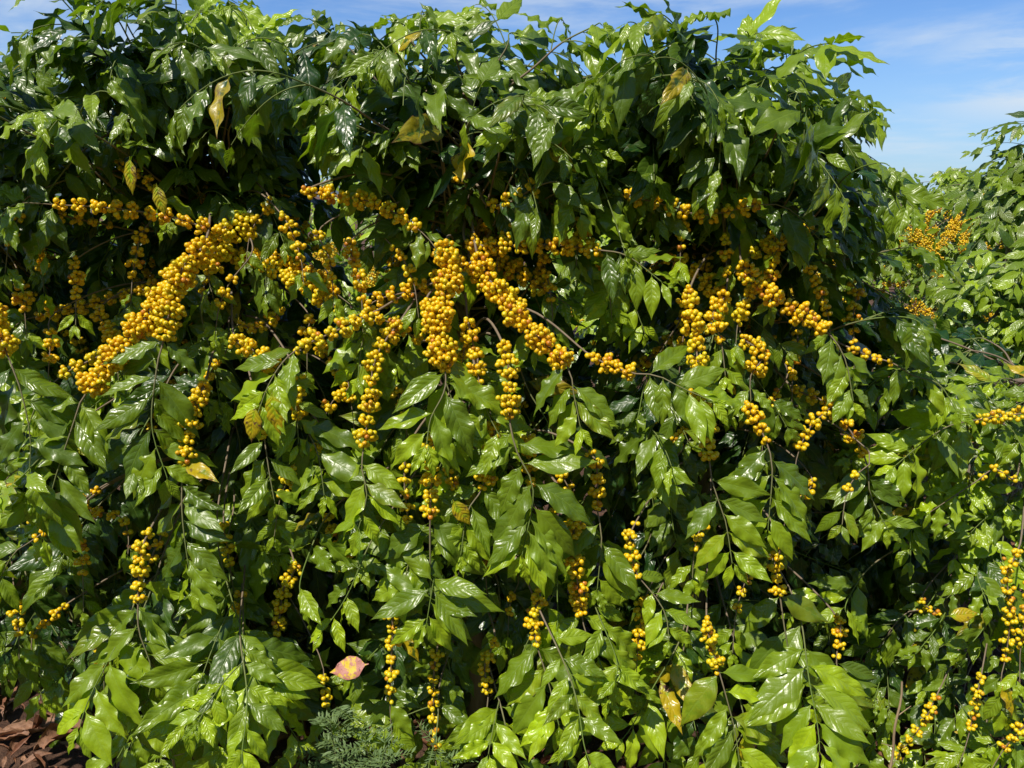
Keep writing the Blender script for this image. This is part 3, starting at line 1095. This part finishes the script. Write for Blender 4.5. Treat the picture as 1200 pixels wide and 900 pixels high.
def bark_strip(p, az, L, W, label, tilt=.0):
    recs = []
    nn, mm = 16, 8
    V, Fa, tt = [], [], []
    for i in range(nn + 1):
        for j in range(mm + 1):
            u, v = i / nn, j / mm * 2 - 1
            w = W * .5 * (math.sin(PI * min(1, u * .9 + .08)) ** .5) * (1 + .12 * math.sin(u * 21 + j))
            an = v * 1.5
            V.append((u * L - L / 2, w * math.sin(an), .008 + w * (1 - math.cos(an)) * .9 + tilt * u * L + .006 * math.sin(u * 9) + .003 * math.sin(u * 30 + j * 2)))
            tt.append((0, .35 + .45 * abs(v), 0))
    for i in range(nn):
        for j in range(mm):
            q = i * (mm + 1) + j
            Fa.append((q, q + mm + 1, q + mm + 2, q + 1))
    o = link_mesh('dry_leaf', V, Fa, M_DRY, None, tt)
    o.location = (p.x, p.y, float(gz(p.x, p.y)) + .02)
    o.rotation_euler = (R.uniform(-.2, .2), 0, az)
    set_thing(o, label, 'dry leaf', 'curled dry leaves on the ground')


for (px_, py_, az, L, W, lab) in [
    (50, 882, .35, .20, .045, 'long curled reddish brown dry leaf in the lower left corner, middle one of three'),
    (85, 886, 1.1, .15, .060, 'broad folded pinkish brown dry leaf lying right of the long curled one'),
    (12, 893, .1, .12, .035, 'small rolled brown dry leaf at the very left edge of the ground patch'),
]:
    v_ = (450 - py_) / F
    t_ = CAMH / (sp_ - v_ * cp)
    bark_strip(Vector(((px_ - 600) / F * t_, (cp + v_ * sp_) * t_, 0)), az, L, W, lab)


# ------------------------------------------------------------------ weeds and dry stalks
def weed(px_, py_top, Y, nst, label, spreadw):
    top = at(px_, py_top, Y)
    e = bpy.data.objects.new('weed', None)
    col.objects.link(e)
    e.location = (top.x, Y, 0)
    set_thing(e, label, 'weed', 'feathery weeds at the foot of the bushes')
    tubes, lv = [], []
    for s in range(nst):
        a = R.uniform(0, 2 * PI)
        h = top.z * R.uniform(.6, 1.0)
        rr = spreadw * R.uniform(.2, 1)
        P = [Vector((math.cos(a) * rr * (i / 10) ** 1.4, math.sin(a) * rr * .5 * (i / 10) ** 1.4, h * i / 10)) for i in range(11)]
        tubes.append((P, [.0025 * (1 - .07 * i) for i in range(11)], 4, [.6] * 11))
        for i in range(4, 11):
            for q in range(2):
                a2 = R.uniform(0, 2 * PI)
                d = Vector((math.cos(a2), math.sin(a2), R.uniform(.1, .7))).normalized()
                Lf = R.uniform(.04, .075)
                st_ = [P[i] + d * Lf * j / 6 + UP * (-.010 * (j / 6) ** 2) for j in range(7)]
                tubes.append((st_, [.0008] * 7, 3, [1] * 7))
                for j in range(1, 7):
                    sd = d.cross(UP).normalized()
                    for sg in (-1, 1):
                        for m_ in (0, 1):
                            lv.append(leaf_rec(st_[j] + sd * sg * .006 * m_, sd * sg + d * R.uniform(.3, 1.1) + UP * R.uniform(-.2, .4), UP + rv(.3), R.uniform(.012, .020),
                                               R.uniform(.0028, .0045), .4, bend=.1, fold=.1, wave=0))
    multi_tube('stem', tubes, M_STEM, e)
    leaf_mesh('leaves', lv, e, 4, 2, M_WEED)


weed(452, 800, 1.38, 3, 'larger feathery grey green weed growing under the beaded berry strand, bottom left of centre', .16)
weed(402, 820, 1.39, 3, 'middle feathery weed, below the yellow and pink withered leaf', .10)
weed(520, 865, 1.42, 4, 'smallest feathery weed, at the bottom edge below the spaced out berry beads', .06)


def stalk(px_, py0, py1, Y, r, label, lean=0):
    a_ = at(px_, py0, Y)
    P = []
    for i in range(15):
        t = i / 14
        P.append(Vector((lean * t + .004 * math.sin(i * 1.1), .003 * math.cos(i * .9), a_.z * t)))
    tw = []
    for i in (5, 8, 11):
        d = Vector((R.choice((-1, 1)), R.uniform(-.4, .4), .5))
        tw.append(([P[i] + d * .012 * j for j in range(4)], [r * .4 * (1 - .2 * j) for j in range(4)], 5, [0] * 4))
    e = multi_tube('dry_stalk', [(P, [r * (1 - .4 * i / 14) for i in range(15)], 7, [0] * 15)] + tw, M_DRYST)
    e.location = (a_.x - lean, Y, 0)
    set_thing(e, label, 'dry stalk', 'bare stalks standing under the bushes')


stalk(1057, 800, 900, 1.55, .004, 'pale bare straight stalk beside the berries at the lower right', 0)
stalk(193, 810, 900, 1.52, .004, 'brown bare stalk near the ground patch at the lower left', .01)

# the withered pink and yellow leaf near the middle of the lower left
wl = leaf_mesh('withered_leaf', [leaf_rec(at(432, 778, 1.40) - bushes['C'].off, Vector((-.95, -.1, -.15)), Vector((0, -.75, .65)), .085, .05, young=.8, rnd=.2, sick=.9,
                                          bend=.3, fold=.2, wave=.14)], bushes['C'].root, material=M_WITHER)
wl['label'] = 'withered yellow leaf with pinkish brown patches'
for (x, y, b_, dx, dz, L, W) in [(318, 458, 'B', .1, -1, .095, .045), (300, 475, 'B', -.3, -1, .08, .04), (1110, 722, 'E', 1, .15, .075, .035), (530, 585, 'C', .5, -.8, .07, .035),
                                  (152, 183, 'B', -.1, -1, .07, .028), (183, 215, 'B', .1, -1, .06, .028), (700, 770, 'C', .3, -1, .08, .035), (870, 860, 'D', .3, -1, .10, .04)]:
    bb_ = bushes[b_]
    wl = leaf_mesh('yellow_leaf', [leaf_rec(at(x, y, 1.45 if b_ != 'E' else 1.6) - bb_.off, Vector((dx, -.1, dz)), Vector((-.1, -.85, .5)), L, W, young=.9, rnd=.1,
                                            sick=R.uniform(.42, .7), bend=.3, fold=.2, wave=.06)], bb_.root)
    wl['label'] = 'yellow withering leaf'

# ------------------------------------------------------------------ light
SAZ = Vector((-.62, -.78))                     # towards the sun, seen from above
EL = math.radians(58)
sd = Vector((SAZ.x, SAZ.y, 0)).normalized() * math.cos(EL) + UP * math.sin(EL)
sun_d = bpy.data.lights.new('sun', 'SUN')
sun_d.energy = 5.0
sun_d.angle = math.radians(.5)
sun_d.color = (1.0, .93, .82)
sun = bpy.data.objects.new('sun', sun_d)
col.objects.link(sun)
sun.rotation_euler = (-sd).to_track_quat('-Z', 'Y').to_euler()
w = bpy.data.worlds.new('World')
scene.world = w
w.use_nodes = True
w.node_tree.nodes.clear()
t = NT(w.node_tree)
out = t.new('ShaderNodeOutputWorld')
sky = t.new('ShaderNodeTexSky', sky_type='NISHITA')
sky.sun_disc = False
sky.sun_elevation = EL
sky.sun_rotation = math.atan2(sd.x, sd.y)
sky.air_density = 1.0
sky.dust_density = .3
sky.ozone_density = 2.5
tc = t.new('ShaderNodeTexCoord')
mp = t.new('ShaderNodeMapping')
mp.inputs['Scale'].default_value = (1.0, 1.0, 5.5)
mp.inputs['Location'].default_value = (.9, .2, .35)
t.l.new(tc.outputs['Generated'], mp.inputs[0])
n1 = t.noise(1.7, 7, .58, vec=mp.outputs[0], dist=.5)
n2 = t.noise(5.0, 6, .6, vec=mp.outputs[0], dist=.3)
cl = t.ss(t.math('ADD', t.math('MULTIPLY', n1.outputs[0], .8), t.math('MULTIPLY', n2.outputs[0], .2)), .45, .66)
sz = t.new('ShaderNodeSeparateXYZ')
t.l.new(tc.outputs['Generated'], sz.inputs[0])
hz = t.ss(sz.outputs[2], -.02, .24, .55, 0.0)
skc = t.mix(1.0, sky.outputs[0], t.mix(t.ss(sz.outputs[2], .25, .6), c4(.78, 1.10, 1.55), c4(.62, .80, 1.05)), 'MULTIPLY')
skc = t.mix(hz, skc, c4(4.6, 6.7, 9.3))
cl = t.math('MULTIPLY', cl, t.ss(sz.outputs[2], .35, .6, 1.0, 0.0))
band = t.math('MULTIPLY', t.ss(sz.outputs[2], .055, .10), t.ss(sz.outputs[2], .20, .13))
band = t.math('MULTIPLY', band, t.ss(sz.outputs[0], .40, .55))
band = t.math('MULTIPLY', band, t.ss(n2.outputs[0], .36, .62))
cl = t.math('MAXIMUM', cl, t.math('MULTIPLY', band, 1.1))
colr = t.mix(t.math('MULTIPLY', cl, .85), skc, c4(7.6, 8.6, 9.6))
bg = t.new('ShaderNodeBackground')
# ragged band added behind the camera, cuts sky fill as unseen bushes would
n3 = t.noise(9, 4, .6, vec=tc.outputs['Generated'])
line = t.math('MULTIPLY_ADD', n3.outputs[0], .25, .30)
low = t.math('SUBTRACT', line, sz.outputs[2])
fill_block = t.math('MULTIPLY', t.ss(low, .0, .03), t.ss(sz.outputs[1], -.1, -.25))
fill_block_col = t.mix(n3.outputs[0], c4(.5, .8, .12), c4(2.2, 2.8, .5))
colr = t.mix(fill_block, colr, fill_block_col)
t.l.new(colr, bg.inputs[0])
bg.inputs[1].default_value = .092
t.l.new(bg.outputs[0], out.inputs[0])

scene.view_settings.view_transform = 'Standard'
scene.view_settings.look = 'None'
scene.view_settings.exposure = 0
scene.view_settings.gamma = 1
scene.cycles.max_bounces = 8
scene.cycles.transmission_bounces = 6
scene.cycles.use_denoising = True
print({k_: b_.n for k_, b_ in bushes.items()})
